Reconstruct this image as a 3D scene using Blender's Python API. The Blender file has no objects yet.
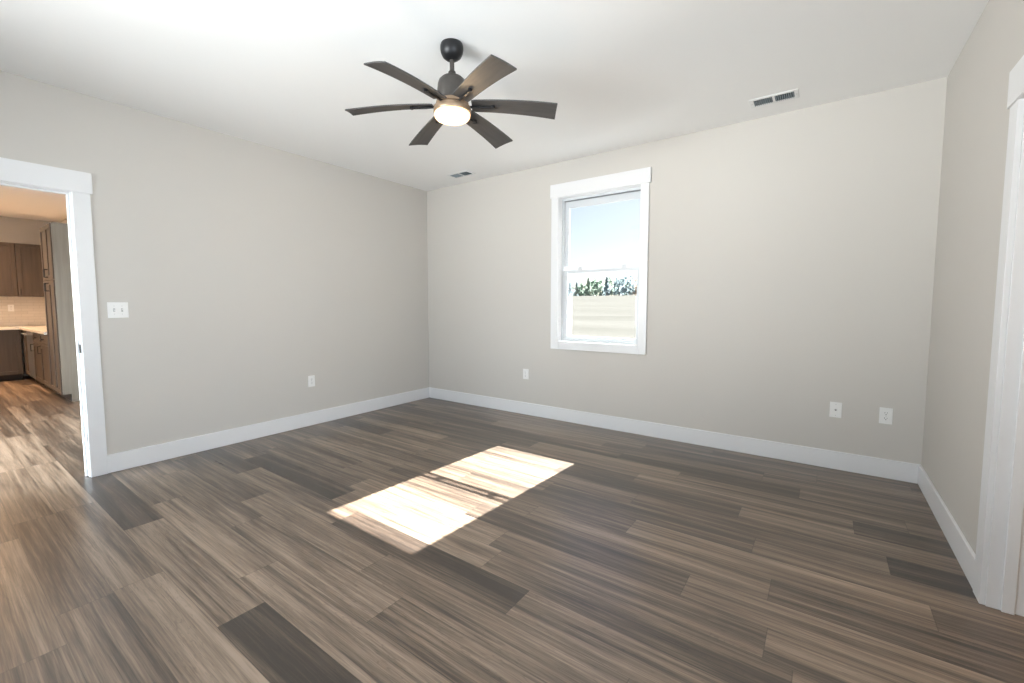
import bpy, bmesh, math, random
from mathutils import Vector, Matrix
random.seed(7)
S = bpy.context.scene
C = S.collection
W = 4.8513          # right wall plane; the left wall is x = 0, the back wall is y = 0
H = 2.74            # bedroom ceiling
FR = -4.9           # wall behind the camera
GH = 2.77           # great room ceiling
KX = -7.10; KY = -2.40; GY = -5.6   # kitchen far wall, kitchen side wall, great room patio wall

# ------------------------------------------------------------------ camera
f_px, yaw, pit, rol = 436.93, 0.6368, 0.0694, -0.0014
F = Vector((-math.sin(yaw)*math.cos(pit), math.cos(yaw)*math.cos(pit), -math.sin(pit)))
R0 = Vector((math.cos(yaw), math.sin(yaw), 0)); U0 = R0.cross(F)
R1 = math.cos(rol)*R0 + math.sin(rol)*U0; U1 = -math.sin(rol)*R0 + math.cos(rol)*U0
cd = bpy.data.cameras.new('camera'); cam = bpy.data.objects.new('camera', cd); C.objects.link(cam)
m = Matrix((R1, U1, -F)).transposed().to_4x4(); m.translation = Vector((4.2616, -4.1384, 1.2553))
cam.matrix_world = m
cd.sensor_fit = 'HORIZONTAL'; cd.sensor_width = 36; cd.lens = f_px/1024*36
cd.shift_x = 11.58/1024; cd.shift_y = -6.71/1024; cd.clip_start = .02; cd.clip_end = 600
S.camera = cam

# ------------------------------------------------------------------ sky, sun, added fill lights, exposure
S.view_settings.view_transform = 'Standard'; S.view_settings.look = 'None'
S.view_settings.gamma = 1; S.view_settings.use_curve_mapping = False
S.view_settings.exposure = 0.56
wd = bpy.data.worlds.new('sky'); S.world = wd; wd.use_nodes = True
nt = wd.node_tree; bg = nt.nodes['Background']
sky = nt.nodes.new('ShaderNodeTexSky'); sky.sky_type = 'NISHITA'; sky.sun_disc = False
sky.sun_elevation = math.radians(39); sky.sun_rotation = math.radians(3); sky.air_density = .9; sky.dust_density = .6
hs = nt.nodes.new('ShaderNodeHueSaturation'); hs.inputs['Saturation'].default_value = .72
nt.links.new(sky.outputs[0], hs.inputs['Color']); tn = nt.nodes.new('ShaderNodeMix'); tn.data_type = 'RGBA'; tn.blend_type = 'MULTIPLY'; tn.inputs['Factor'].default_value = 1; tn.inputs['B'].default_value = (1, .965, .985, 1)
nt.links.new(hs.outputs[0], tn.inputs['A']); nt.links.new(tn.outputs['Result'], bg.inputs[0])
bg.inputs[1].default_value = .098

def light(name, kind, energy, color, loc, direction, size=None, size_y=None, spread=None):
    l = bpy.data.lights.new(name, kind); l.energy = energy; l.color = color
    o = bpy.data.objects.new(name, l); C.objects.link(o); o.location = loc
    o.rotation_euler = Vector(direction).to_track_quat('-Z', 'Y').to_euler()
    if kind == 'AREA':
        l.shape = 'RECTANGLE'; l.size = size; l.size_y = size_y
        if spread: l.spread = math.radians(spread)
    return o
sun = light('sun', 'SUN', 40, (1, .975, .94), (0, 12, 10), (-.053, -1, -.805)); sun.data.angle = math.radians(.5)
# fill lights added at openings out of view: two invented windows and patio glass
light('fill_front_window', 'AREA', 42, (.92, .96, 1), (2.2, FR-.16, 1.55), (0, 1, .0), 2.4, 1.6)
light('fill_side_window', 'AREA', 48, (.78, .88, 1), (W+.16, -3.68, 1.55), (-1, 0, -.12), 1.8, 1.6)
# upward fill panels added beyond the same openings to brighten the ceilings
light('ceiling_fill_front', 'AREA', 640, (.97, .985, 1), (1.1, FR-4.2, .1), (.2, 1, .36), 4.4, 3.0)
light('ceiling_fill_side', 'AREA', 90, (.97, .985, 1), (W+4.2, -3.68, .1), (-1, 0, .35), 6.0, 3.0)
light('unseen_patio_daylight', 'AREA', 130, (.80, .92, 1), (-1.25, GY-.16, 1.4), (0, 1, -.75), 1.9, 2.0, 110)  # panel added at the unseen patio glass, lights the floor past the doorway
light('ceiling_fill_patio', 'AREA', 210, (.95, .98, 1), (-1.6, GY-2.2, .05), (0, 1, .7), 4.0, 2.0)
light('fill_side_room', 'AREA', 14, (1, .82, .62), (6.6, -1.7, 1.6), (-1, 0, 0), 1.0, 1.2)  # warm fill added inside the windowless side room

# ------------------------------------------------------------------ materials
MATS = {}
def mat(name, col, rough=.5, metal=0., spec=.5, bump=None, var=None, coat=0):
    """procedural material: base colour with slight noise variation and optional noise bump (scale, strength)"""
    if name in MATS: return MATS[name]
    M = bpy.data.materials.new(name); M.use_nodes = True; n = M.node_tree.nodes; L = M.node_tree.links
    b = n['Principled BSDF']; b.inputs['Roughness'].default_value = rough; b.inputs['Metallic'].default_value = metal
    b.inputs['Specular IOR Level'].default_value = spec; b.inputs['Coat Weight'].default_value = coat
    tc = n.new('ShaderNodeTexCoord'); nz = n.new('ShaderNodeTexNoise'); L.new(tc.outputs['Object'], nz.inputs['Vector'])
    sc, am = var or (6, .03); nz.inputs['Scale'].default_value = sc; nz.inputs['Detail'].default_value = 4
    mx = n.new('ShaderNodeMix'); mx.data_type = 'RGBA'
    mx.inputs['A'].default_value = (*[c*(1-am) for c in col], 1); mx.inputs['B'].default_value = (*[min(1, c*(1+am)) for c in col], 1)
    L.new(nz.outputs['Fac'], mx.inputs['Factor']); L.new(mx.outputs['Result'], b.inputs['Base Color'])
    if bump:
        n2 = n.new('ShaderNodeTexNoise'); n2.inputs['Scale'].default_value = bump[0]; n2.inputs['Detail'].default_value = 3
        L.new(tc.outputs['Object'], n2.inputs['Vector'])
        bp = n.new('ShaderNodeBump'); bp.inputs['Strength'].default_value = bump[1]; bp.inputs['Distance'].default_value = .002
        L.new(n2.outputs['Fac'], bp.inputs['Height']); L.new(bp.outputs['Normal'], b.inputs['Normal'])
    MATS[name] = M; return M
def wood(name, dark, light_, axis=2, scale=9, rough=.5):
    """streaky stained wood, grain along one axis"""
    if name in MATS: return MATS[name]
    M = bpy.data.materials.new(name); M.use_nodes = True; n = M.node_tree.nodes; L = M.node_tree.links
    b = n['Principled BSDF']; b.inputs['Roughness'].default_value = rough
    tc = n.new('ShaderNodeTexCoord'); mp = n.new('ShaderNodeMapping'); s = [scale*5]*3; s[axis] = scale*.25
    mp.inputs['Scale'].default_value = s; L.new(tc.outputs['Object'], mp.inputs['Vector'])
    nz = n.new('ShaderNodeTexNoise'); nz.inputs['Scale'].default_value = 1; nz.inputs['Detail'].default_value = 6; nz.inputs['Roughness'].default_value = .65
    L.new(mp.outputs[0], nz.inputs['Vector'])
    cr = n.new('ShaderNodeValToRGB'); cr.color_ramp.elements[0].position = .3; cr.color_ramp.elements[1].position = .72
    cr.color_ramp.elements[0].color = (*dark, 1); cr.color_ramp.elements[1].color = (*light_, 1)
    L.new(nz.outputs['Fac'], cr.inputs[0]); L.new(cr.outputs[0], b.inputs['Base Color'])
    MATS[name] = M; return M
def glow(name, col, strength):
    M = bpy.data.materials.new(name); M.use_nodes = True; b = M.node_tree.nodes['Principled BSDF']
    b.inputs['Base Color'].default_value = (*col, 1); b.inputs['Emission Color'].default_value = (*col, 1)
    b.inputs['Emission Strength'].default_value = strength; b.inputs['Roughness'].default_value = .4
    return M
def glass(name):
    M = bpy.data.materials.new(name); M.use_nodes = True; n = M.node_tree.nodes; L = M.node_tree.links
    n.remove(n['Principled BSDF']); o = n['Material Output']
    t = n.new('ShaderNodeBsdfTransparent'); t.inputs[0].default_value = (.97, .985, .98, 1)
    g = n.new('ShaderNodeBsdfGlossy'); g.inputs['Roughness'].default_value = .02
    fr = n.new('ShaderNodeFresnel'); fr.inputs[0].default_value = 1.3
    x = n.new('ShaderNodeMixShader'); L.new(fr.outputs[0], x.inputs[0]); L.new(t.outputs[0], x.inputs[1]); L.new(g.outputs[0], x.inputs[2])
    L.new(x.outputs[0], o.inputs[0]); return M

WALL = mat('wall_paint', (.60, .575, .54), .75, spec=.25, bump=(160, .12), var=(1.2, .012))
CEIL = mat('ceiling_paint', (.91, .91, .905), .9, spec=.2, bump=(120, .10), var=(1, .01))
TRIM = mat('trim_paint', (.78, .785, .80), .32, spec=.5, var=(2, .01))
PLATE = mat('plate_plastic', (.84, .84, .83), .3, var=(4, .01))
VINYL = mat('window_vinyl', (.64, .67, .70), .35, var=(4, .01))
DARK = mat('dark_slot', (.03, .03, .032), .6)
SCREW = mat('screw_metal', (.55, .55, .54), .35, metal=.8)
GLASS = glass('window_glass')
BLACK = mat('black_metal', (.018, .018, .02), .38, metal=.4)
GUN = mat('gunmetal', (.105, .095, .088), .36, metal=.7, var=(30, .12))
BRONZE = mat('lamplit_bronze', (.34, .24, .16), .4, metal=.6, var=(30, .1))  # bronze finish, lightened with the lamp's golden glow in its colour
BLADE = wood('blade_wood', (.044, .043, .044), (.076, .073, .072), axis=0, scale=7, rough=.55)
VENTW = mat('vent_enamel', (.82, .83, .83), .45, var=(5, .01))
VENTD = mat('duct_dark', (.10, .13, .155), .8)
KWOOD = wood('kitchen_wood', (.046, .033, .025), (.078, .058, .043), axis=2, scale=6, rough=.45)
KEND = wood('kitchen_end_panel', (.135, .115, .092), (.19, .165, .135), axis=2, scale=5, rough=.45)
KTOE = mat('toe_kick', (.035, .028, .024), .7)
STONE = mat('quartz', (.72, .68, .62), .2, var=(25, .05))
STEEL = mat('stainless', (.52, .53, .54), .28, metal=.95, var=(20, .04))

# ------------------------------------------------------------------ mesh helpers
def bx(bm, x0, x1, y0, y1, z0, z1, M=None):
    vs = [bm.verts.new((x, y, z)) for x in (x0, x1) for y in (y0, y1) for z in (z0, z1)]
    for q in ((0,1,3,2), (4,6,7,5), (0,4,5,1), (2,3,7,6), (0,2,6,4), (1,5,7,3)): bm.faces.new([vs[i] for i in q])
    if M:
        for v in vs: v.co = M @ v.co
    return vs
def tube(bm, a, b, r0, r1=None, seg=16, caps=True):
    r1 = r0 if r1 is None else r1; a = Vector(a); b = Vector(b); d = (b-a).normalized()
    p = Vector((0, 0, 1)) if abs(d.z) < .9 else Vector((1, 0, 0)); e = d.cross(p).normalized(); g = d.cross(e)
    ra = []; rb = []
    for i in range(seg):
        t = 2*math.pi*i/seg; o = e*math.cos(t)+g*math.sin(t)
        ra.append(bm.verts.new(a+o*r0)); rb.append(bm.verts.new(b+o*r1))
    for i in range(seg): bm.faces.new((ra[i], ra[(i+1) % seg], rb[(i+1) % seg], rb[i]))
    if caps: bm.faces.new(ra[::-1]); bm.faces.new(rb)
def lathe(bm, prof, seg=48, c=(0, 0)):
    rings = []
    for r, z in prof:
        if r < 1e-5: rings.append([bm.verts.new((c[0], c[1], z))])
        else: rings.append([bm.verts.new((c[0]+r*math.cos(2*math.pi*i/seg), c[1]+r*math.sin(2*math.pi*i/seg), z)) for i in range(seg)])
    for A, B in zip(rings, rings[1:]):
        for i in range(seg):
            j = (i+1) % seg
            if len(A) == 1: bm.faces.new((A[0], B[j], B[i]))
            elif len(B) == 1: bm.faces.new((A[i], A[j], B[0]))
            else: bm.faces.new((A[i], A[j], B[j], B[i]))
def obj(name, bm, M, parent=None, smooth=False, bevel=0, segs=2, loc=None):
    bmesh.ops.recalc_face_normals(bm, faces=bm.faces[:])
    me = bpy.data.meshes.new(name); bm.to_mesh(me); bm.free()
    if M: me.materials.append(M)
    o = bpy.data.objects.new(name, me); C.objects.link(o)
    if parent: o.parent = parent
    if loc: o.location = loc
    if smooth:
        for p in me.polygons: p.use_smooth = True
        e = o.modifiers.new('split', 'EDGE_SPLIT'); e.split_angle = math.radians(38)
    if bevel:
        b = o.modifiers.new('bevel', 'BEVEL'); b.width = bevel; b.segments = segs; b.limit_method = 'ANGLE'
    return o
def box(name, x0, x1, y0, y1, z0, z1, M, parent=None, bevel=0, **k):
    bm = bmesh.new(); bx(bm, x0, x1, y0, y1, z0, z1); return obj(name, bm, M, parent, bevel=bevel, **k)
def struct(o): o['kind'] = 'structure'; return o
def thing(name, label, cat, loc=(0, 0, 0), rz=0, group=None):
    o = bpy.data.objects.new(name, None); C.objects.link(o); o.location = loc; o.rotation_euler = (0, 0, rz)
    o.empty_display_size = .1
    if label: o['label'] = label; o['category'] = cat
    if group: o['group'] = group
    return o
def tag(o, label, cat, group=None):
    o['label'] = label; o['category'] = cat
    if group: o['group'] = group
    return o
def dup(o, parent=None):
    c = o.copy(); C.objects.link(c)
    if parent: c.parent = parent
    for k in list(o.children): dup(k, c)
    return c

# ------------------------------------------------------------------ room shell
def wall(name, axis, a0, a1, u0, u1, z0, z1, holes=()):
    """slab between a0 and a1 on `axis` (0: x, 1: y), from u0 to u1 on the other, with rectangular holes (u0,u1,z0,z1)"""
    us = sorted({u0, u1, *[h[0] for h in holes], *[h[1] for h in holes]}); zs = sorted({z0, z1, *[h[2] for h in holes], *[h[3] for h in holes]})
    zs = [z for z in zs if z0 <= z <= z1]
    def solid(i, j):
        if i < 0 or j < 0 or i >= len(us)-1 or j >= len(zs)-1: return False
        cu = (us[i]+us[i+1])/2; cz = (zs[j]+zs[j+1])/2
        return not any(h[0] < cu < h[1] and h[2] < cz < h[3] for h in holes)
    bm = bmesh.new()
    def P(a, u, z): return (a, u, z) if axis == 0 else (u, a, z)
    def q(*p): bm.faces.new([bm.verts.new(P(*k)) for k in p])
    for i in range(len(us)-1):
        for j in range(len(zs)-1):
            if not solid(i, j): continue
            a, b, c, d = us[i], us[i+1], zs[j], zs[j+1]
            for s in (a0, a1): q((s, a, c), (s, b, c), (s, b, d), (s, a, d))
            if not solid(i-1, j): q((a0, a, c), (a1, a, c), (a1, a, d), (a0, a, d))
            if not solid(i+1, j): q((a0, b, c), (a1, b, c), (a1, b, d), (a0, b, d))
            if not solid(i, j-1): q((a0, a, c), (a1, a, c), (a1, b, c), (a0, b, c))
            if not solid(i, j+1): q((a0, a, d), (a1, a, d), (a1, b, d), (a0, b, d))
    bmesh.ops.remove_doubles(bm, verts=bm.verts[:], dist=1e-5)
    return struct(obj(name, bm, WALL))
LD = (-4.25, -3.4225, 0, 2.042)      # left door opening (rough, lined by the jamb)
RD = (-2.37, -1.544, 0, 2.042)
WN = (1.955, 2.86, .85, 2.385)       # window opening in the back wall
wall('wall_back', 1, 0, .16, -.12, W+.12, -.3, GH+.15, [WN])
wall('wall_left', 0, -.12, 0, GY, 0, 0, GH+.1, [(LD[0]-.018, LD[1]+.018, -.01, LD[3]+.018)])
wall('wall_right', 0, W, W+.12, FR, 0, 0, H+.1, [(RD[0]-.018, RD[1]+.018, -.01, RD[3]+.018), (-4.6, -2.75, .7, 2.4)])
wall('wall_front', 1, FR-.12, FR, 0, W+.12, 0, H+.1, [(.95, 3.45, .70, 2.40)])
struct(box('ceiling', 0, W, FR, 0, H, H+.1, CEIL))
# great room and kitchen seen through the left door

wall('wall_kitchen_back', 0, KX-.12, KX, GY-.12, KY+.12, 0, GH+.1)
wall('wall_kitchen_side', 1, KY, KY+.12, KX, -.12, 0, GH+.1)
wall('wall_great_room', 1, GY-.12, GY, KX, 0, 0, GH+.1, [(-2.25, -.25, .1, 2.3)])
struct(box('ceiling_great_room', KX, -.12, GY, KY, GH, GH+.1, CEIL))
# small room beyond the right door
SX0, SX1 = W+.12, 7.1
wall('wall_side_room_far', 0, SX1, SX1+.12, -2.62, -.78, 0, H+.1)
wall('wall_side_room_back', 1, -.9, -.78, SX0, SX1, 0, H+.1)
wall('wall_side_room_front', 1, -2.62, -2.5, SX0, SX1, 0, H+.1)
struct(box('ceiling_side_room', SX0, SX1, -2.5, -.9, H, H+.1, CEIL))

# ------------------------------------------------------------------ plank floor (one mesh, planks 0.18 x 1.235 m laid along x)
def floor():
    PW, PL = .1815, 1.235; Y0 = -.589
    phase = {0: 4.18, 1: 3.45, 2: 3.21, 3: 3.90, 4: 4.56, 5: 2.78, 6: 4.665, 7: 4.118, 8: 3.81, 9: 2.90, 10: .52, 11: 3.27, 12: 2.55, 13: 1.62, 14: 2.15, 15: 2.408, 16: 1.80, 17: 3.05}
    dark = {(2, 4.6): .05, (4, 4.7): .1, (8, 3.2): .2, (11, 2.6): .05, (15, .6): -.12, (15, 2.9): -.15, (10, 1.1): -.15, (14, 2.8): .7, (13, 3.2): .6, (16, .9): .7, (14, .5): .65,
            (3, 3.4): .25, (9, .9): .25, (12, 1.0): .3, (0, 3.5): .3, (15, 1.8): .75, (16, .6): .7, (16, 2.4): .85, (14, 1.5): .8, (13, 2.1): .6, (10, 2.2): .75,
            (8, 4.3): .75, (7, 3.5): .7, (7, 4.5): .45, (6, 4.0): .7, (5, 3.2): .35, (1, 2.8): .7, (2, 3.8): .7, (3, 4.4): .65, (11, 3.8): .8, (12, 3.2): .6}
    bm = bmesh.new(); uvl = bm.loops.layers.uv.new('UVMap'); cl = bm.loops.layers.float_color.new('plank')
    
    for k in range(-4, 29):
        y1 = Y0-PW*k; y0 = y1-PW
        ph = phase.get(k, random.random()*PL)
        n0 = math.floor((KX-ph)/PL); n1 = math.ceil((SX1-ph)/PL)
        prev = .5
        for n in range(n0, n1):
            xa, xb = ph+n*PL, ph+(n+1)*PL
            tone = random.choice([.35, .45, .5, .55, .6, .68, .78]) + random.uniform(-.06, .06)
            if random.random() < .12: tone = .08
            for (kk, xx), t in dark.items():
                if kk == k and xa <= xx < xb: tone = t
            sx, sy = random.random(), random.random()
            ax, bx_ = max(xa, KX), min(xb, SX1); ay, by = max(y0, GY), min(y1, 0)
            if bx_-ax < 1e-4 or by-ay < 1e-4: continue
            cs = [(ax, ay), (bx_, ay), (bx_, by), (ax, by)]
            f = bm.faces.new([bm.verts.new((x, y, 0)) for x, y in cs])
            for l, (x, y) in zip(f.loops, cs):
                l[uvl].uv = (x-xa, y-y0); l[cl] = (tone, sx, sy, 1)
    # underside slab
    bx(bm, KX, SX1, GY, 0, -.12, -.002)
    M = bpy.data.materials.new('plank_floor'); M.use_nodes = True; n = M.node_tree.nodes; L = M.node_tree.links
    b = n['Principled BSDF']
    def N(t, **k):
        x = n.new(t)
        for a, v in k.items(): setattr(x, a, v)
        return x
    def mth(op, a, b_=None, c=None):
        x = N('ShaderNodeMath', operation=op)
        for i, v in enumerate((a, b_, c)):
            if v is None: continue
            if isinstance(v, (int, float)): x.inputs[i].default_value = v
            else: L.new(v, x.inputs[i])
        return x.outputs[0]
    at = N('ShaderNodeAttribute', attribute_name='plank'); sep = N('ShaderNodeSeparateColor'); L.new(at.outputs['Color'], sep.inputs[0])
    tone, sx, sy = sep.outputs[0], sep.outputs[1], sep.outputs[2]
    tc = N('ShaderNodeTexCoord'); sp = N('ShaderNodeSeparateXYZ'); L.new(tc.outputs['Object'], sp.inputs[0])
    def coords(kx, ky):
        cx = N('ShaderNodeCombineXYZ')
        L.new(mth('MULTIPLY_ADD', sp.outputs[0], kx, mth('MULTIPLY', sx, 37.0)), cx.inputs[0])
        L.new(mth('MULTIPLY_ADD', sp.outputs[1], ky, mth('MULTIPLY', sy, 53.0)), cx.inputs[1])
        L.new(mth('MULTIPLY', sx, 19.0), cx.inputs[2]); return cx.outputs[0]
    def noise(kx, ky, det, ro=.6, dist=0):
        z = N('ShaderNodeTexNoise'); z.inputs['Scale'].default_value = 1; z.inputs['Detail'].default_value = det
        z.inputs['Roughness'].default_value = ro; z.inputs['Distortion'].default_value = dist; L.new(coords(kx, ky), z.inputs['Vector']); return z.outputs['Fac']
    broad = noise(.55, 12, 3, .5, .5); mid = noise(1.3, 45, 4, .6, .5); fine = noise(4, 190, 4, .7); cath = noise(1.6, 22, 2, .5, 2.2)
    # value: tone + streaks
    v = mth('ADD', mth('MULTIPLY', tone, .58), mth('MULTIPLY', mth('SUBTRACT', broad, .5), 1.3))
    v = mth('ADD', v, mth('MULTIPLY', mth('SUBTRACT', mid, .5), 1.4)); v = mth('ADD', v, mth('MULTIPLY', mth('SUBTRACT', fine, .5), 1.0))
    v = mth('ADD', v, .19)
    cr = N('ShaderNodeValToRGB'); e = cr.color_ramp.elements
    e[0].position = 0; e[0].color = (.030, .021, .016, 1); e[1].position = 1; e[1].color = (.325, .240, .178, 1)
    k1 = e.new(.33); k1.color = (.080, .056, .041, 1); k2 = e.new(.62); k2.color = (.180, .129, .091, 1)
    L.new(v, cr.inputs[0])
    # thin dark cathedral figure in places
    ring = mth('ABSOLUTE', mth('SUBTRACT', mth('FRACT', mth('MULTIPLY', cath, 9.0)), .5))
    ringm = mth('MULTIPLY', mth('SMOOTH_MIN', mth('MULTIPLY', mth('SUBTRACT', .14, ring), 6.0), 1.0, .1), mth('MULTIPLY', mth('GREATER_THAN', noise(.7, 6, 1), .52), .34))
    ringc = mth('MAXIMUM', ringm, 0)
    # plank joints from the UVs (metres from the plank edge)
    uv = N('ShaderNodeUVMap', uv_map='UVMap'); su = N('ShaderNodeSeparateXYZ'); L.new(uv.outputs[0], su.inputs[0])
    eu = mth('MINIMUM', su.outputs[0], mth('SUBTRACT', PL, su.outputs[0])); ev = mth('MINIMUM', su.outputs[1], mth('SUBTRACT', PW, su.outputs[1]))
    edge = mth('LESS_THAN', mth('MINIMUM', eu, ev), .0016)
    dk = mth('SUBTRACT', 1.0, mth('MAXIMUM', ringc, mth('MULTIPLY', edge, .45)))
    mul = N('ShaderNodeVectorMath', operation='SCALE'); L.new(cr.outputs[0], mul.inputs[0]); L.new(dk, mul.inputs['Scale'])
    L.new(mul.outputs[0], b.inputs['Base Color'])
    L.new(mth('MULTIPLY_ADD', mid, .14, .24), b.inputs['Roughness'])
    b.inputs['Specular IOR Level'].default_value = .8
    b.inputs['Coat Weight'].default_value = .12; b.inputs['Coat Roughness'].default_value = .28
    bp = N('ShaderNodeBump'); bp.inputs['Strength'].default_value = .22; bp.inputs['Distance'].default_value = .0015
    L.new(mth('SUBTRACT', mth('ADD', mth('MULTIPLY', fine, .5), mth('MULTIPLY', mid, .5)), edge), bp.inputs['Height']); L.new(bp.outputs[0], b.inputs['Normal'])
    o = obj('floor', bm, M); struct(o); return o
floor()

# ------------------------------------------------------------------ baseboards
BB, BT = .138, .015
def baseboard(name, pts, z=0):
    """pts: list of (x0,x1,y0,y1) boxes"""
    bm = bmesh.new()
    for q in pts: bx(bm, *q, 0, BB)
    return struct(obj(name, bm, TRIM, bevel=.003))
CO = .1012  # casing leg width
LO, LI = LD[1]+CO+.0, LD[1]
baseboard('baseboard_left', [(0, BT, -3.3231, 0), (0, BT, FR, LD[0]-CO)])
baseboard('baseboard_back', [(BT, W-BT, -BT, 0)])
baseboard('baseboard_right', [(W-BT, W, RD[1]+CO, 0), (W-BT, W, FR, RD[0]-CO)])
baseboard('baseboard_front', [(BT, W-BT, FR, FR+BT)])
baseboard('baseboard_side_room', [(SX0, SX1, -.9-BT, -.9), (SX1-BT, SX1, -2.5, -.9-BT)])

# ------------------------------------------------------------------ door surrounds
def doorway(name, x0, x1, y0, y1, zt, room):
    """cased opening: jamb lining with stop, flat casing with header on each face. x0..x1 is the wall thickness, room = +1 if the bedroom is on the +x side"""
    r = struct(thing(name, None, None))
    bm = bmesh.new(); t = .018
    bx(bm, x0, x1, y1, y1+t, 0, zt); bx(bm, x0, x1, y0-t, y0, 0, zt); bx(bm, x0, x1, y0-t, y1+t, zt, zt+t)
    obj('jamb', bm, TRIM, r, bevel=.0015)
    bm = bmesh.new(); xm = (x0+x1)/2
    bx(bm, xm-.018, xm+.018, y1-.011, y1, 0, zt-.011); bx(bm, xm-.018, xm+.018, y0, y0+.011, 0, zt-.011); bx(bm, xm-.018, xm+.018, y0, y1, zt-.011, zt)
    obj('stop', bm, TRIM, r, bevel=.0015)
    for face, s in ((x1, 1), (x0, -1)):
        bm = bmesh.new(); rv = .006
        for a, b_ in ((y1+rv, y1+CO), (y0-CO, y0-rv)): bx(bm, min(face, face+s*.018), max(face, face+s*.018), a, b_, 0, zt+.004)
        obj('casing', bm, TRIM, r, bevel=.002)
        bm = bmesh.new(); bx(bm, min(face, face+s*.024), max(face, face+s*.024), y0-CO-.013, y1+CO+.013, zt+.004, 2.191)
        obj('header', bm, TRIM, r, bevel=.002)
    return r
d1 = doorway('door_1', -.12, 0, LD[0], LD[1], LD[3], 1)
bm = bmesh.new(); bx(bm, -.036, .001, LD[1]-.0030, LD[1]+.001, .912, .975); sp_ = obj('strike_plate', bm, BLACK, d1, bevel=.001)
sp_['label'] = 'small black strike plate on the white jamb'
bm = bmesh.new(); bx(bm, -.030, -.014, LD[1]-.0036, LD[1]-.0028, .93, .957); obj('latch_hole', bm, DARK, sp_)
d2 = doorway('door_2', W, W+.12, RD[0], RD[1], RD[3], -1)

# ------------------------------------------------------------------ window
def window():
    r = struct(thing('window_1', None, None))
    xl, xr, zb, zt = 1.972, 2.842, .862, 2.370
    # interior casing
    bm = bmesh.new()
    bx(bm, xl-.083, xl, -.018, 0, .7766, zt+.004); bx(bm, xr, xr+.080, -.018, 0, .7766, zt+.004); bx(bm, xl, xr, -.018, 0, .7766, zb)
    obj('casing', bm, TRIM, r, bevel=.002)
    bm = bmesh.new(); bx(bm, xl-.095, xr+.092, -.024, 0, zt+.004, 2.5118); obj('header', bm, TRIM, r, bevel=.002)
    # reveal boards
    bm = bmesh.new()
    bx(bm, WN[0], xl, 0, .07, WN[2], WN[3]); bx(bm, xr, WN[1], 0, .07, WN[2], WN[3]); bx(bm, xl, xr, 0, .07, zt, WN[3]); bx(bm, xl, xr, 0, .07, WN[2], zb)
    obj('reveal', bm, TRIM, r)
    # vinyl frame with a stepped track
    bm = bmesh.new()
    def ring(x0, x1, z0, z1, w, y0, y1, wb=None, wt=None):
        wb = wb or w; wt = wt or w
        bx(bm, x0, x0+w, y0, y1, z0, z1); bx(bm, x1-w, x1, y0, y1, z0, z1); bx(bm, x0+w, x1-w, y0, y1, z0, z0+wb); bx(bm, x0+w, x1-w, y0, y1, z1-wt, z1)
    ring(WN[0], WN[1], WN[2], WN[3], .030, .07, .085)
    ring(WN[0], WN[1], WN[2], WN[3], .034, .085, .150)
    obj('window_frame', bm, VINYL, r, bevel=.0015)
    gx0, gx1 = 2.034, 2.790
    def sash(name, y0, y1, z0, z1, gz0, gz1, ra, rb):
        nonlocal bm
        bm = bmesh.new()
        x0, x1 = WN[0]+.035, WN[1]-.035
        bx(bm, x0, gx0, y0, y1, z0, z1); bx(bm, gx1, x1, y0, y1, z0, z1); bx(bm, gx0, gx1, *ra, z0, gz0); bx(bm, gx0, gx1, *rb, gz1, z1)
        s = obj(name, bm, VINYL, r, bevel=.002)
        ym = (y0+y1)/2; bm = bmesh.new(); bx(bm, gx0-.006, gx1+.006, ym-.002, ym+.002, gz0-.006, gz1+.006)
        obj('pane', bm, GLASS, s); return s
    lo = sash('lower_sash', .080, .106, .882, 1.618, .918, 1.588, (.080, .106), (.087, .099))
    up = sash('upper_sash', .110, .136, 1.659, 2.352, 1.682, 2.275, (.117, .129), (.110, .136))
    # dark weather strip line under the head, sash locks, lift rail
    bm = bmesh.new(); bx(bm, WN[0]+.034, WN[1]-.034, .088, .111, 2.343, 2.3515); g = obj('weather_strip', bm, mat('grey_gasket', (.16, .17, .18), .6), r)
    for x in (2.181, 2.655):
        bm = bmesh.new(); bx(bm, x-.028, x+.028, .085, .101, 1.618, 1.626); bx(bm, x-.022, x+.022, .086, .104, 1.626, 1.648)
        tube(bm, (x, .095, 1.648), (x, .095, 1.654), .008); bx(bm, x, x+.03, .080, .088, 1.648, 1.653)
        obj('sash_lock', bm, VINYL, lo, bevel=.001)
    bm = bmesh.new(); bx(bm, 2.15, 2.68, .066, .078, .893, .903); obj('lift_rail', bm, VINYL, lo, bevel=.002)
    # exterior sill
    bm = bmesh.new(); bx(bm, WN[0]-.05, WN[1]+.05, .150, .20, WN[2]-.04, WN[2]); obj('sill', bm, VINYL, r, bevel=.002)
window()
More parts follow.
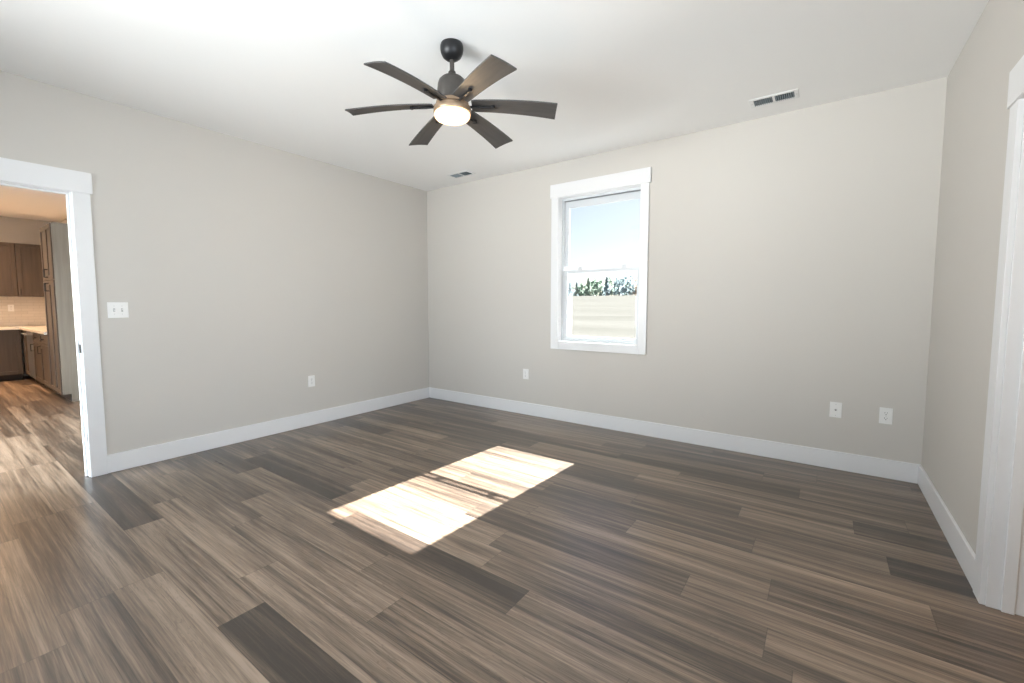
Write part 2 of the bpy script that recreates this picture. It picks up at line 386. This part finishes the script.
# windows added out of view for the fill lights, and unseen patio glass
def plain_window(name, x0, x1, y, z0, z1, bars):
    r = struct(thing(name, None, None)); bm = bmesh.new(); t = .05
    bx(bm, x0, x0+t, y-.03, y+.03, z0, z1); bx(bm, x1-t, x1, y-.03, y+.03, z0, z1); bx(bm, x0+t, x1-t, y-.03, y+.03, z0, z0+t); bx(bm, x0+t, x1-t, y-.03, y+.03, z1-t, z1)
    for b_ in bars: bx(bm, b_-.03, b_+.03, y-.03, y+.03, z0+t, z1-t)
    obj('window_frame', bm, VINYL, r)
    bm = bmesh.new(); bx(bm, x0+t, x1-t, y-.003, y+.003, z0+t, z1-t); obj('pane', bm, GLASS, r)
plain_window('added_window_2', 0.95, 3.45, FR-.06, .70, 2.40, [2.2])
def added_side_window():  # second added window, out of view on the right wall, for its light
    r = struct(thing('added_window_4', None, None)); bm = bmesh.new(); x0, x1 = W+.03, W+.09; t = .05; y0, y1, z0, z1 = -4.6, -2.75, .7, 2.4
    bx(bm, x0, x1, y0, y0+t, z0, z1); bx(bm, x0, x1, y1-t, y1, z0, z1); bx(bm, x0, x1, y0+t, y1-t, z0, z0+t); bx(bm, x0, x1, y0+t, y1-t, z1-t, z1); bx(bm, x0, x1, -3.7, -3.65, z0+t, z1-t)
    obj('window_frame', bm, VINYL, r)
    bm = bmesh.new(); bx(bm, W+.057, W+.063, y0+t, y1-t, z0+t, z1-t); obj('pane', bm, GLASS, r)
added_side_window()
plain_window('unseen_patio_glass', -2.25, -.25, GY-.06, .1, 2.3, [-1.25])

# ------------------------------------------------------------------ ceiling fan
def fan():
    fx, fy = 2.4874, -2.2038; D = .011
    r = thing('ceiling_fan', 'six-blade ceiling fan with dark housing, grey-brown blades and glowing round light', 'ceiling fan', (fx, fy, 0))
    bm = bmesh.new(); lathe(bm, [(0, 2.740), (.0615, 2.740), (.0655, 2.728), (.066, 2.712), (.063, 2.693), (.053, 2.672), (.036, 2.658), (.022, 2.653), (0, 2.653)])
    obj('canopy', bm, BLACK, r, smooth=True)
    bm = bmesh.new(); tube(bm, (0, 0, 2.57), (0, 0, 2.655), .0135, seg=24); obj('downrod', bm, GUN, r, smooth=True)
    bm = bmesh.new(); lathe(bm, [(0, 2.582), (.0165, 2.582), (.0215, 2.576), (.0225, 2.562), (.030, 2.552), (.034, 2.545), (0, 2.545)]); obj('coupling', bm, GUN, r, smooth=True, loc=(0, 0, D))
    bm = bmesh.new(); lathe(bm, [(0, 2.552), (.036, 2.552), (.060, 2.542), (.076, 2.526), (.083, 2.505), (.085, 2.480), (.085, 2.425), (.082, 2.420), (.082, 2.408), (0, 2.408)])
    obj('motor_housing', bm, GUN, r, smooth=True, loc=(0, 0, D))
    bm = bmesh.new(); lathe(bm, [(0, 2.408), (.092, 2.408), (.094, 2.405), (.094, 2.392), (.090, 2.388), (.086, 2.388), (.086, 2.380), (0, 2.380)])
    obj('hub', bm, BRONZE, r, smooth=True, loc=(0, 0, D))
    bm = bmesh.new(); lathe(bm, [(0, 2.382), (.098, 2.382), (.106, 2.378), (.108, 2.370), (.108, 2.350), (.105, 2.345), (.100, 2.345), (0, 2.347)])
    obj('light_ring', bm, BRONZE, r, smooth=True, loc=(0, 0, D))
    bm = bmesh.new(); lathe(bm, [(0, 2.346), (.1015, 2.346), (.1035, 2.338), (.1015, 2.326), (.094, 2.316), (.078, 2.311), (.04, 2.309), (0, 2.309)])
    LM = glow('lamp_glow', (1, .70, .40), 1)
    n = LM.node_tree.nodes; L = LM.node_tree.links; tc = n.new('ShaderNodeTexCoord'); sp_ = n.new('ShaderNodeVectorMath'); sp_.operation = 'MULTIPLY'; sp_.inputs[1].default_value = (1, 1, 0)
    ln = n.new('ShaderNodeVectorMath'); ln.operation = 'LENGTH'; L.new(tc.outputs['Object'], sp_.inputs[0]); L.new(sp_.outputs[0], ln.inputs[0])
    mr = n.new('ShaderNodeMapRange'); mr.inputs[1].default_value = .035; mr.inputs[2].default_value = .100; L.new(ln.outputs['Value'], mr.inputs[0])
    cr = n.new('ShaderNodeValToRGB'); cr.color_ramp.elements[0].color = (1, .83, .60, 1); cr.color_ramp.elements[1].color = (1, .66, .36, 1); L.new(mr.outputs[0], cr.inputs[0])
    ms = n.new('ShaderNodeMapRange'); ms.inputs[1].default_value = .035; ms.inputs[2].default_value = .100; ms.inputs[3].default_value = 3.0; ms.inputs[4].default_value = 1.25; L.new(ln.outputs['Value'], ms.inputs[0])
    L.new(cr.outputs[0], n['Principled BSDF'].inputs['Emission Color']); L.new(ms.outputs[0], n['Principled BSDF'].inputs['Emission Strength']); df = obj('diffuser', bm, LM, r, smooth=True, loc=(0, 0, D)); df['label'] = 'round frosted light cover glowing warm white'
    # blades: curved so that they droop towards the tip, pitched, narrow root
    Rr, Rt = .112, .599
    def zc(t): return 2.3553+.033*(1-((t-.12)/(.4732))**2) if t > .12 else 2.3883
    def blade_bm():
        bm = bmesh.new(); n = 22; mth_ = 6; pitch = -.200; th = .007
        top = []; bot = []
        for i in range(n+1):
            t = Rr+(Rt-Rr)*i/n; s = i/n
            w = .098+(.1385-.098)*s
            if i == 0: w *= .93
            rt, rb = [], []
            for j in range(mth_+1):
                v = (j/mth_-.5)*w; cam_ = .0035*(1-(2*j/mth_-1)**2)
                y = v*math.cos(pitch); z = zc(t)+v*math.sin(pitch)+cam_
                rt.append(bm.verts.new((t, y, z+th/2))); rb.append(bm.verts.new((t, y, z-th/2)))
            top.append(rt); bot.append(rb)
        for i in range(n):
            for j in range(mth_):
                bm.faces.new((top[i][j], top[i+1][j], top[i+1][j+1], top[i][j+1])); bm.faces.new((bot[i][j], bot[i][j+1], bot[i+1][j+1], bot[i+1][j]))
            for j in (0, mth_): bm.faces.new((top[i][j], bot[i][j], bot[i+1][j], top[i+1][j]))
        for i in (0, n):
            for j in range(mth_): bm.faces.new((top[i][j], top[i][j+1], bot[i][j+1], bot[i][j]))
        return bm
    b0 = obj('blade', blade_bm(), BLADE, r, smooth=True); b0.rotation_euler = (0, 0, 5.8645); b0.location.z = D
    bm = bmesh.new()
    for a, b_ in (((.088, 0, 2.383), (.160, 0, 2.379)), ((.160, 0, 2.379), (.235, 0, 2.3775))): tube(bm, a, b_, .0068, seg=10)
    tube(bm, (.235, 0, 2.372), (.235, 0, 2.388), .0115, seg=20)
    ir = obj('blade_iron', bm, BLACK, b0, smooth=True)
    for k in range(1, 6):
        c = b0.copy(); C.objects.link(c); c.parent = r; c.rotation_euler = (0, 0, 5.8645+k*math.pi/3)
        i2 = ir.copy(); C.objects.link(i2); i2.parent = c
    # point light added just below the diffuser to warm the blade roots
    l = bpy.data.lights.new('fan_lamp', 'POINT'); l.shadow_soft_size = .03; l.energy = 6; l.color = (1, .70, .40)
    lo = bpy.data.objects.new('fan_lamp', l); C.objects.link(lo); lo.location = (0, 0, 2.283+D); lo.parent = r
fan()

# ------------------------------------------------------------------ ceiling vents
def vent(loc, label):
    r = thing('ceiling_vent', label, 'vent', loc, 0, 'white ceiling air vents')
    a, b_ = .150, .078; ox, oy, g = .124, .052, .008
    bm = bmesh.new(); t = -.006
    bx(bm, -a, a, oy, b_, t, 0); bx(bm, -a, a, -b_, -oy, t, 0); bx(bm, -a, -ox, -oy, oy, t, 0); bx(bm, ox, a, -oy, oy, t, 0); bx(bm, -g, g, -oy, oy, t, 0)
    obj('frame', bm, VENTW, r, bevel=.0015)
    bm = bmesh.new(); bx(bm, -ox, ox, -oy, oy, -.001, -.0002); obj('duct', bm, VENTD, r)
    for s in (-1, 1):
        bm = bmesh.new()
        for i in range(9):
            x = s*(g+.007+i*.0127)
            M = Matrix.Translation((x, 0, -.005)) @ Matrix.Rotation(-s*math.radians(38), 4, 'Y')
            bx(bm, -.0005, .0005, -oy, oy, -.0055, .0055, M)
        obj('louvers', bm, mat('vent_louver', (.30, .36, .40), .5), r)
    for x in (-a+.013, a-.013):
        bm = bmesh.new(); tube(bm, (x, 0, -.0075), (x, 0, -.006), .004, seg=12); obj('screw', bm, SCREW, r)
vent((3.908, -.327, H), 'white ceiling vent with two dark openings near the window wall, right of the window')
vent((.868, -.300, H), 'small white ceiling vent near the corner of the left and window walls')

# ------------------------------------------------------------------ wall plates (built facing -y, at z = plate centre)
def plate_base(r, w, h):
    bm = bmesh.new(); bx(bm, -w/2, w/2, -.006, 0, -h/2, h/2); return obj('plate', bm, PLATE, r, bevel=.003, segs=3)
def oval(bm, cx, cz, w, h, y0, y1):
    n = 24; A = []; B = []
    for i in range(n):
        t = 2*math.pi*i/n; x = max(-w/2, min(w/2, math.cos(t)*h/2*1.03)); z = math.sin(t)*h/2
        A.append(bm.verts.new((cx+x, y0, cz+z))); B.append(bm.verts.new((cx+x, y1, cz+z)))
    for i in range(n): bm.faces.new((A[i], A[(i+1) % n], B[(i+1) % n], B[i]))
    bm.faces.new(A); bm.faces.new(B[::-1])
def outlet(label, loc, rz):
    r = thing('wall_outlet', label, 'outlet', loc, rz, 'white duplex wall outlets')
    plate_base(r, .073, .117)
    for s in (1, -1):
        bm = bmesh.new(); oval(bm, 0, s*.0195, .034, .030, -.0085, -.005); f = obj('socket', bm, PLATE, r, bevel=.0008)
        bm = bmesh.new(); z = s*.0195
        bx(bm, -.0078, -.0055, -.0089, -.0084, z-.001, z+.008); bx(bm, .0055, .0078, -.0089, -.0084, z, z+.007); tube(bm, (0, -.0089, z-.0075), (0, -.0084, z-.0075), .0028, seg=10)
        obj('slots', bm, DARK, f)
    bm = bmesh.new(); tube(bm, (0, -.0072, 0), (0, -.0055, 0), .0032, seg=12); obj('screw', bm, SCREW, r)
    return r
outlet('white double outlet on the back wall nearest the right-hand corner', (4.650, 0, .452), 0)
outlet('small white outlet on the back wall between the corner and the window', (1.562, 0, .464), 0)
outlet('white outlet on the left wall, low between doorway and corner', (0, -1.687, .462), math.pi/2)
outlet('tiny pale outlet on the cream kitchen backsplash', (KX+.012, -3.08, 1.205), math.pi/2)
r = thing('cable_plate', 'white wall plate with one small round cable jack, low on back wall', 'wall plate', (4.363, 0, .455))
plate_base(r, .073, .117)
bm = bmesh.new(); tube(bm, (0, -.0075, 0), (0, -.005, 0), .0085, seg=6); tube(bm, (0, -.015, 0), (0, -.0074, 0), .0047, seg=16); obj('cable_jack', bm, SCREW, r)
bm = bmesh.new(); tube(bm, (0, -.0153, 0), (0, -.0149, 0), .0034, seg=12); obj('jack_hole', bm, DARK, r)
for z in (-.042, .042):
    bm = bmesh.new(); tube(bm, (0, -.0072, z), (0, -.0055, z), .0028, seg=12); obj('screw', bm, SCREW, r)
r = thing('light_switch', 'white double toggle light switch beside the open doorway', 'light switch', (0, -3.204, 1.217), math.pi/2)
plate_base(r, .122, .117)
for x, s in ((-.023, 1), (.023, -1)):
    bm = bmesh.new(); bx(bm, x-.0055, x+.0055, -.0066, -.0055, -.0125, .0125); obj('switch_slot', bm, mat('slot_grey', (.42, .42, .42), .5), r)
    bm = bmesh.new(); M = Matrix.Translation((x, -.006, 0)) @ Matrix.Rotation(s*math.radians(26), 4, 'X'); bx(bm, -.0042, .0042, -.014, 0, -.0042, .0042, M)
    obj('toggle', bm, PLATE, r, bevel=.001)
    for z in (-.030, .030):
        bm = bmesh.new(); tube(bm, (x, -.0072, z), (x, -.0055, z), .0028, seg=12); obj('screw', bm, SCREW, r)

# ------------------------------------------------------------------ kitchen
def shaker(bm_rail, w, h, t=.02, rail=.055):
    """shaker front in the x/z plane facing -y, lower left corner at 0,0; returns frame and panel boxes"""
    b = bm_rail
    bx(b, 0, rail, -t, 0, 0, h); bx(b, w-rail, w, -t, 0, 0, h); bx(b, rail, w-rail, -t, 0, 0, rail); bx(b, rail, w-rail, -t, 0, h-rail, h); bx(b, rail-.002, w-rail+.002, -t*.45, 0, rail-.002, h-rail+.002)
def pull(parent, x, z, vert=True, L=.10, y=-.02):
    bm = bmesh.new(); r_ = .0055; p = .032
    P = (lambda a, d: (x, y-d, z+a)) if vert else (lambda a, d: (x+a, y-d, z))
    tube(bm, P(-L/2, 0), P(-L/2, p), r_, seg=10); tube(bm, P(L/2, 0), P(L/2, p), r_, seg=10); tube(bm, P(-L/2-.004, p), P(L/2+.004, p), r_, seg=10)
    return obj('handle', bm, BLACK, parent, smooth=True)
def front(parent, name, x, z, w, h, hx=None, hz=None, vert=True, rail=.055):
    bm = bmesh.new(); shaker(bm, w, h, rail=rail); d = obj(name, bm, KWOOD, parent, bevel=.0015, loc=(x, 0, z))
    if hx is not None: pull(d, hx, hz, vert)
    return d
def base_cabinet(label, loc, rz, w, fronts, h=.85, depth=.58, group='brown kitchen base cabinets'):
    r = thing('base_cabinet', label, 'cabinet', loc, rz, group)
    bm = bmesh.new(); bx(bm, 0, w, .001, depth, .10, h); obj('body', bm, KWOOD, r)
    bm = bmesh.new(); bx(bm, 0, w, .07, depth, 0, .0995); obj('toe_kick', bm, KTOE, r)
    for fr in fronts: front(r, *fr)
    return r
FY = -3.027    # front plane of the run with the pantry (faces -y)
PX0, PX1 = -4.31, -3.581
# tall pantry
r = thing('pantry_cabinet', 'tall brown pantry cabinet with pale end panel facing the doorway', 'cabinet', (PX0, FY, 0))
pw = PX1-PX0
bm = bmesh.new(); bx(bm, 0, pw-.02, .021, .60, .10, 2.29); obj('body', bm, KWOOD, r)
bm = bmesh.new(); bx(bm, 0, pw-.02, .09, .60, 0, .0995); obj('toe_kick', bm, KTOE, r)
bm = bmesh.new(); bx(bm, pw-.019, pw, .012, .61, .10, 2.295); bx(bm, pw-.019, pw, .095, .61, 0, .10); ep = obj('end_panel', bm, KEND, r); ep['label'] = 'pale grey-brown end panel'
hw = (pw-.03)/2
def fr2(name, x, z, w, h, hx, hz):
    d = front(r, name, x, z, w, h, hx, hz); d.location.y = .02
fr2('door', .003, 1.585, hw-.003, .700, hw-.03, .085); fr2('door', hw+.003, 1.585, hw-.003, .700, .03, .085)
fr2('door', .003, .105, hw-.003, 1.470, hw-.03, 1.385); fr2('door', hw+.003, .105, hw-.003, 1.470, .03, 1.385)
# base units left of the pantry
bw = .60
base_cabinet('brown base cabinet with drawer right against the tall pantry', (PX0-bw-.001, FY+.02, 0), 0, bw,
             [('drawer', .003, .69, bw-.006, .155, (bw-.006)/2, .078, False, .035), ('door', .003, .105, bw-.006, .575, .03, .50)])
base_cabinet('brown base cabinet with drawer between pantry-side cabinet and steel dishwasher', (PX0-2*bw-.002, FY+.02, 0), 0, bw,
             [('drawer', .003, .69, bw-.006, .155, (bw-.006)/2, .078, False, .035), ('door', .003, .105, bw-.006, .575, .03, .50)])
# dishwasher
DX = PX0-2*bw-.004-.60
r = thing('dishwasher', 'stainless steel dishwasher under the counter, bar handle across its top', 'dishwasher', (DX, FY, 0))
bm = bmesh.new(); bx(bm, 0, .598, .03, .60, .10, .848); obj('body', bm, mat('dishwasher_shell', (.1, .1, .1), .5), r)
bm = bmesh.new(); bx(bm, .003, .595, 0, .029, .105, .845); obj('door', bm, STEEL, r, bevel=.004)
bm = bmesh.new(); bx(bm, 0, .598, .07, .60, 0, .0995); obj('toe_kick', bm, KTOE, r)
bm = bmesh.new(); tube(bm, (.05, -.055, .80), (.548, -.055, .80), .011, seg=14); tube(bm, (.08, 0, .80), (.08, -.055, .80), .008); tube(bm, (.518, 0, .80), (.518, -.055, .80), .008)
obj('handle', bm, STEEL, r, smooth=True)
# corner and back run (faces +x)
BXF = -6.50
cw = DX-.002-BXF
base_cabinet('narrow brown corner base cabinet between dishwasher and the far run', (BXF+.002, FY+.02, 0), 0, cw-.002,
             [('door', .02, .105, cw-.03, .74, cw-.06, .66)])
for i, (y, lab) in enumerate(((-3.03, 'brown base cabinet on the far kitchen wall, its end in the corner'), (-3.66, 'brown base cabinet on the far kitchen wall, second from the corner'))):
    w = .62
    base_cabinet(lab, (BXF-.02, y-w-.02, 0), math.pi/2, w, depth=.572, fronts=[('door', .003, .105, w-.006, .74, .03, .66)])
# countertop
bm = bmesh.new(); z0, z1 = .8505, .8855
bx(bm, BXF-.0, PX0-.003, FY-.028, KY-.012, z0, z1); bx(bm, KX+.012, BXF+.028, -4.34, KY-.012, z0, z1+.0002)
tag(obj('countertop', bm, STONE), 'cream L-shaped countertop running from the far wall to the tall pantry', 'countertop')
# backsplash: small pale tiles
Mb = bpy.data.materials.new('backsplash_tile'); Mb.use_nodes = True; n = Mb.node_tree.nodes; L = Mb.node_tree.links
tcx = n.new('ShaderNodeTexCoord'); sx = n.new('ShaderNodeSeparateXYZ'); cx = n.new('ShaderNodeCombineXYZ'); ad = n.new('ShaderNodeMath')
L.new(tcx.outputs['Object'], sx.inputs[0]); L.new(sx.outputs[0], ad.inputs[0]); L.new(sx.outputs[1], ad.inputs[1]); L.new(ad.outputs[0], cx.inputs[0]); L.new(sx.outputs[2], cx.inputs[1])
br = n.new('ShaderNodeTexBrick'); br.inputs['Scale'].default_value = 1; br.inputs['Brick Width'].default_value = .15; br.inputs['Row Height'].default_value = .05
br.inputs['Mortar Size'].default_value = .002; br.inputs['Color1'].default_value = (.66, .62, .57, 1); br.inputs['Color2'].default_value = (.60, .56, .51, 1); br.inputs['Mortar'].default_value = (.48, .45, .41, 1)
L.new(cx.outputs[0], br.inputs['Vector']); L.new(br.outputs[0], n['Principled BSDF'].inputs['Base Color']); n['Principled BSDF'].inputs['Roughness'].default_value = .25
bm = bmesh.new(); bx(bm, KX+.001, KX+.011, -4.34, KY-.011, .887, 1.403); bx(bm, KX+.001, PX0-.003, KY-.011, KY-.001, .887, 1.403)
tag(obj('backsplash', bm, Mb), 'cream tiled backsplash between kitchen counter and wall cabinets', 'backsplash')
# wall cabinets on the far wall (face +x) and beside the pantry
def wall_cabinet(label, loc, rz, w, hx, h=.895, d=.33):
    r = thing('wall_cabinet', label, 'cabinet', loc, rz, 'brown kitchen wall cabinets')
    bm = bmesh.new(); bx(bm, 0, w, .001, d, 0, h); obj('body', bm, KWOOD, r)
    front(r, 'door', .003, .003, w-.006, h-.006, hx, .07)
    return r
UF = KX+.335
wall_cabinet('brown wall cabinet on the far kitchen wall, ending in the corner', (UF, -3.016, 1.405), math.pi/2, .60, .03)
wall_cabinet('brown wall cabinet on the far kitchen wall, partly cut by picture edge', (UF, -3.642, 1.405), math.pi/2, .623, .03)
wall_cabinet('brown wall cabinet on the far kitchen wall, third from the corner', (UF, -4.268, 1.405), math.pi/2, .623, .58)
# warm recessed kitchen lights
for i, (x, y) in enumerate(((-6.2, -3.9), (-4.5, -4.2), (-6.2, -5.1))):
    r = thing('recessed_light', 'round recessed ceiling light '+('above the far kitchen counter corner', 'above the floor before the tall pantry', 'above the kitchen floor nearest the patio glass')[i], 'ceiling light', (x, y, GH), 0, 'recessed kitchen ceiling lights')
    bm = bmesh.new(); lathe(bm, [(.085, 0), (.085, -.004), (.065, -.004), (.062, 0)], 32); obj('trim_ring', bm, TRIM, r)
    bm = bmesh.new(); lathe(bm, [(0, -.001), (.062, -.001), (.062, -.003), (0, -.003)], 32); obj('lens', bm, glow('kitchen_lamp_glow', (1, .78, .5), 6), r)
    l = bpy.data.lights.new('kitchen_lamp', 'AREA'); l.shape = 'DISK'; l.size = .13; l.energy = 38; l.color = (1, .64, .37); l.spread = math.radians(150)
    lo = bpy.data.objects.new('kitchen_lamp', l); C.objects.link(lo); lo.location = (0, 0, -.006); lo.parent = r

# ------------------------------------------------------------------ outdoors: rising field and the tree line
def zg(y): return -.45+max(0, y-3)*(3.86+.45)/117 if y < 120 else 3.86+(y-120)*.01
Mf = bpy.data.materials.new('dry_field'); Mf.use_nodes = True; n = Mf.node_tree.nodes; L = Mf.node_tree.links
tcx = n.new('ShaderNodeTexCoord'); mp = n.new('ShaderNodeMapping'); mp.inputs['Scale'].default_value = (.06, .35, .1); L.new(tcx.outputs['Object'], mp.inputs[0])
nz = n.new('ShaderNodeTexNoise'); nz.inputs['Scale'].default_value = 1; nz.inputs['Detail'].default_value = 5; nz.inputs['Roughness'].default_value = .6; L.new(mp.outputs[0], nz.inputs['Vector'])
cr = n.new('ShaderNodeValToRGB'); e = cr.color_ramp.elements; e[0].position = .38; e[0].color = (.078, .077, .071, 1); e[1].position = .58; e[1].color = (.094, .093, .087, 1)
L.new(nz.outputs[0], cr.inputs[0]); L.new(cr.outputs[0], n['Principled BSDF'].inputs['Base Color']); n['Principled BSDF'].inputs['Roughness'].default_value = 1; n['Principled BSDF'].inputs['Specular IOR Level'].default_value = 0
bm = bmesh.new(); ys = [-60, .2, 3, 10, 20, 35, 50, 70, 90, 105, 120, 160, 260, 420]; xs = list(range(-320, 321, 20)); G = []
for y in ys: G.append([bm.verts.new((x, y, (zg(y) if y > 1 else -.45)+(random.uniform(-.12, .12) if 20 < y < 110 else 0))) for x in xs])
for a, b_ in zip(G, G[1:]):
    for i in range(len(xs)-1): bm.faces.new((a[i], a[i+1], b_[i+1], b_[i]))
g = obj('ground', bm, Mf); struct(g)

def leafmat(name, c):
    M = mat(name, c, .9, spec=.05, var=(.8, .35)); n = M.node_tree.nodes; L = M.node_tree.links
    b = n['Principled BSDF']; t = n.new('ShaderNodeBsdfTranslucent'); x = n.new('ShaderNodeMixShader'); x.inputs[0].default_value = .68
    L.new(b.inputs['Base Color'].links[0].from_socket, t.inputs['Color']); L.new(b.outputs[0], x.inputs[1]); L.new(t.outputs[0], x.inputs[2])
    L.new(x.outputs[0], n['Material Output'].inputs['Surface']); return M
LEAF = [leafmat('leaf_hazy_blue_green', (.36, .43, .46)), leafmat('leaf_olive', (.46, .48, .35)), leafmat('leaf_yellow', (.60, .55, .38)), leafmat('leaf_pale_green', (.40, .48, .42)), leafmat('leaf_russet', (.55, .45, .37))]  # blue-green carries the bluish distance haze in its leaf colour
BARK = mat('bark', (.16, .13, .11), .9)
KIND = ['dark blue-green', 'olive green', 'yellow autumn', 'pale green', 'russet']
def tree(x, y, h, k, conifer, label):
    r = thing('tree', label, 'tree', (x, y, zg(y)-.05), random.uniform(0, 6), 'trees along the far edge of the field')
    bm = bmesh.new(); tube(bm, (0, 0, 0), (0, 0, h*.55), .16, .07, seg=8)
    for a in range(4): t = a*1.6; tube(bm, (0, 0, h*(.3+.06*a)), (math.cos(t)*h*.16, math.sin(t)*h*.16, h*(.48+.07*a)), .06, .03, seg=6)
    obj('trunk', bm, BARK, r)
    bm = bmesh.new()
    n_ = 34 if not conifer else 24
    for i in range(n_):
        if conifer:
            s = i/n_; zz = h*(.05+.92*s); rr = h*.26*(1-s)+.15; t = random.uniform(0, 6.28); q = rr*.45; c = (math.cos(t)*q, math.sin(t)*q, zz); R_ = rr*.62
        else:
            t = random.uniform(0, 6.28); zz = h*random.uniform(.08, .92); rad = h*.42*math.sqrt(max(0, 1-((zz/h-.47)/.50)**2)); q = rad*random.uniform(.3, .95); c = (math.cos(t)*q, math.sin(t)*q, zz); R_ = h*random.uniform(.09, .15)
        for q_ in range(26):      # sprays of leaves scattered through the clump
            d_ = Vector((random.gauss(0, 1), random.gauss(0, 1), random.gauss(0, 1))).normalized()
            p_ = Vector(c)+d_*R_*1.15*random.random()**.4; p_.z = max(.05, p_.z)
            u_ = d_.orthogonal().normalized(); u_ = Matrix.Rotation(random.uniform(0, 6.28), 3, d_) @ u_; w_ = d_.cross(u_); a_ = random.uniform(.18, .32)
            bm.faces.new([bm.verts.new(p_+u_*a_*ca+w_*a_*sa*.8+d_*a_*.25*ca*sa) for ca, sa in ((1, 0), (.4, .9), (-.6, .7), (-1, -.1), (-.3, -.9), (.6, -.7))])
    obj('crown', bm, LEAF[k], r)
ORD = 'first second third fourth fifth sixth seventh eighth ninth tenth eleventh twelfth thirteenth fourteenth fifteenth sixteenth'.split()
x = -92.; i = 0; nv = 0
while x < -8:
    con = random.random() < .35; k = random.choice([0, 1, 2, 3, 3, 0, 1, 3, 4]) if not con else random.choice([0, 0, 3])
    h = random.uniform(4.3, 6.2)
    if -47 < x < -41: h = random.uniform(5.8, 6.8); k = 0
    ty = 121+(i % 4)*5.6+random.uniform(-.3, .3); d_ = Vector((x, ty, 5))-cam.matrix_world.translation; px_ = 500.4+f_px*d_.dot(R1)/d_.dot(F)
    lab = ('pointed ' if con else 'rounded ')+KIND[k]+' tree '
    if 567 < px_ < 637 and nv < len(ORD): lab += 'beyond the field, '+ORD[nv]+' from the left in the window'; nv += 1
    else: lab += 'in the tree line, '+('further left' if px_ < 567 else 'further right')+' than the window shows'
    tree(x, ty, h, k, con, lab)
    x += random.uniform(1.35, 1.75); i += 1
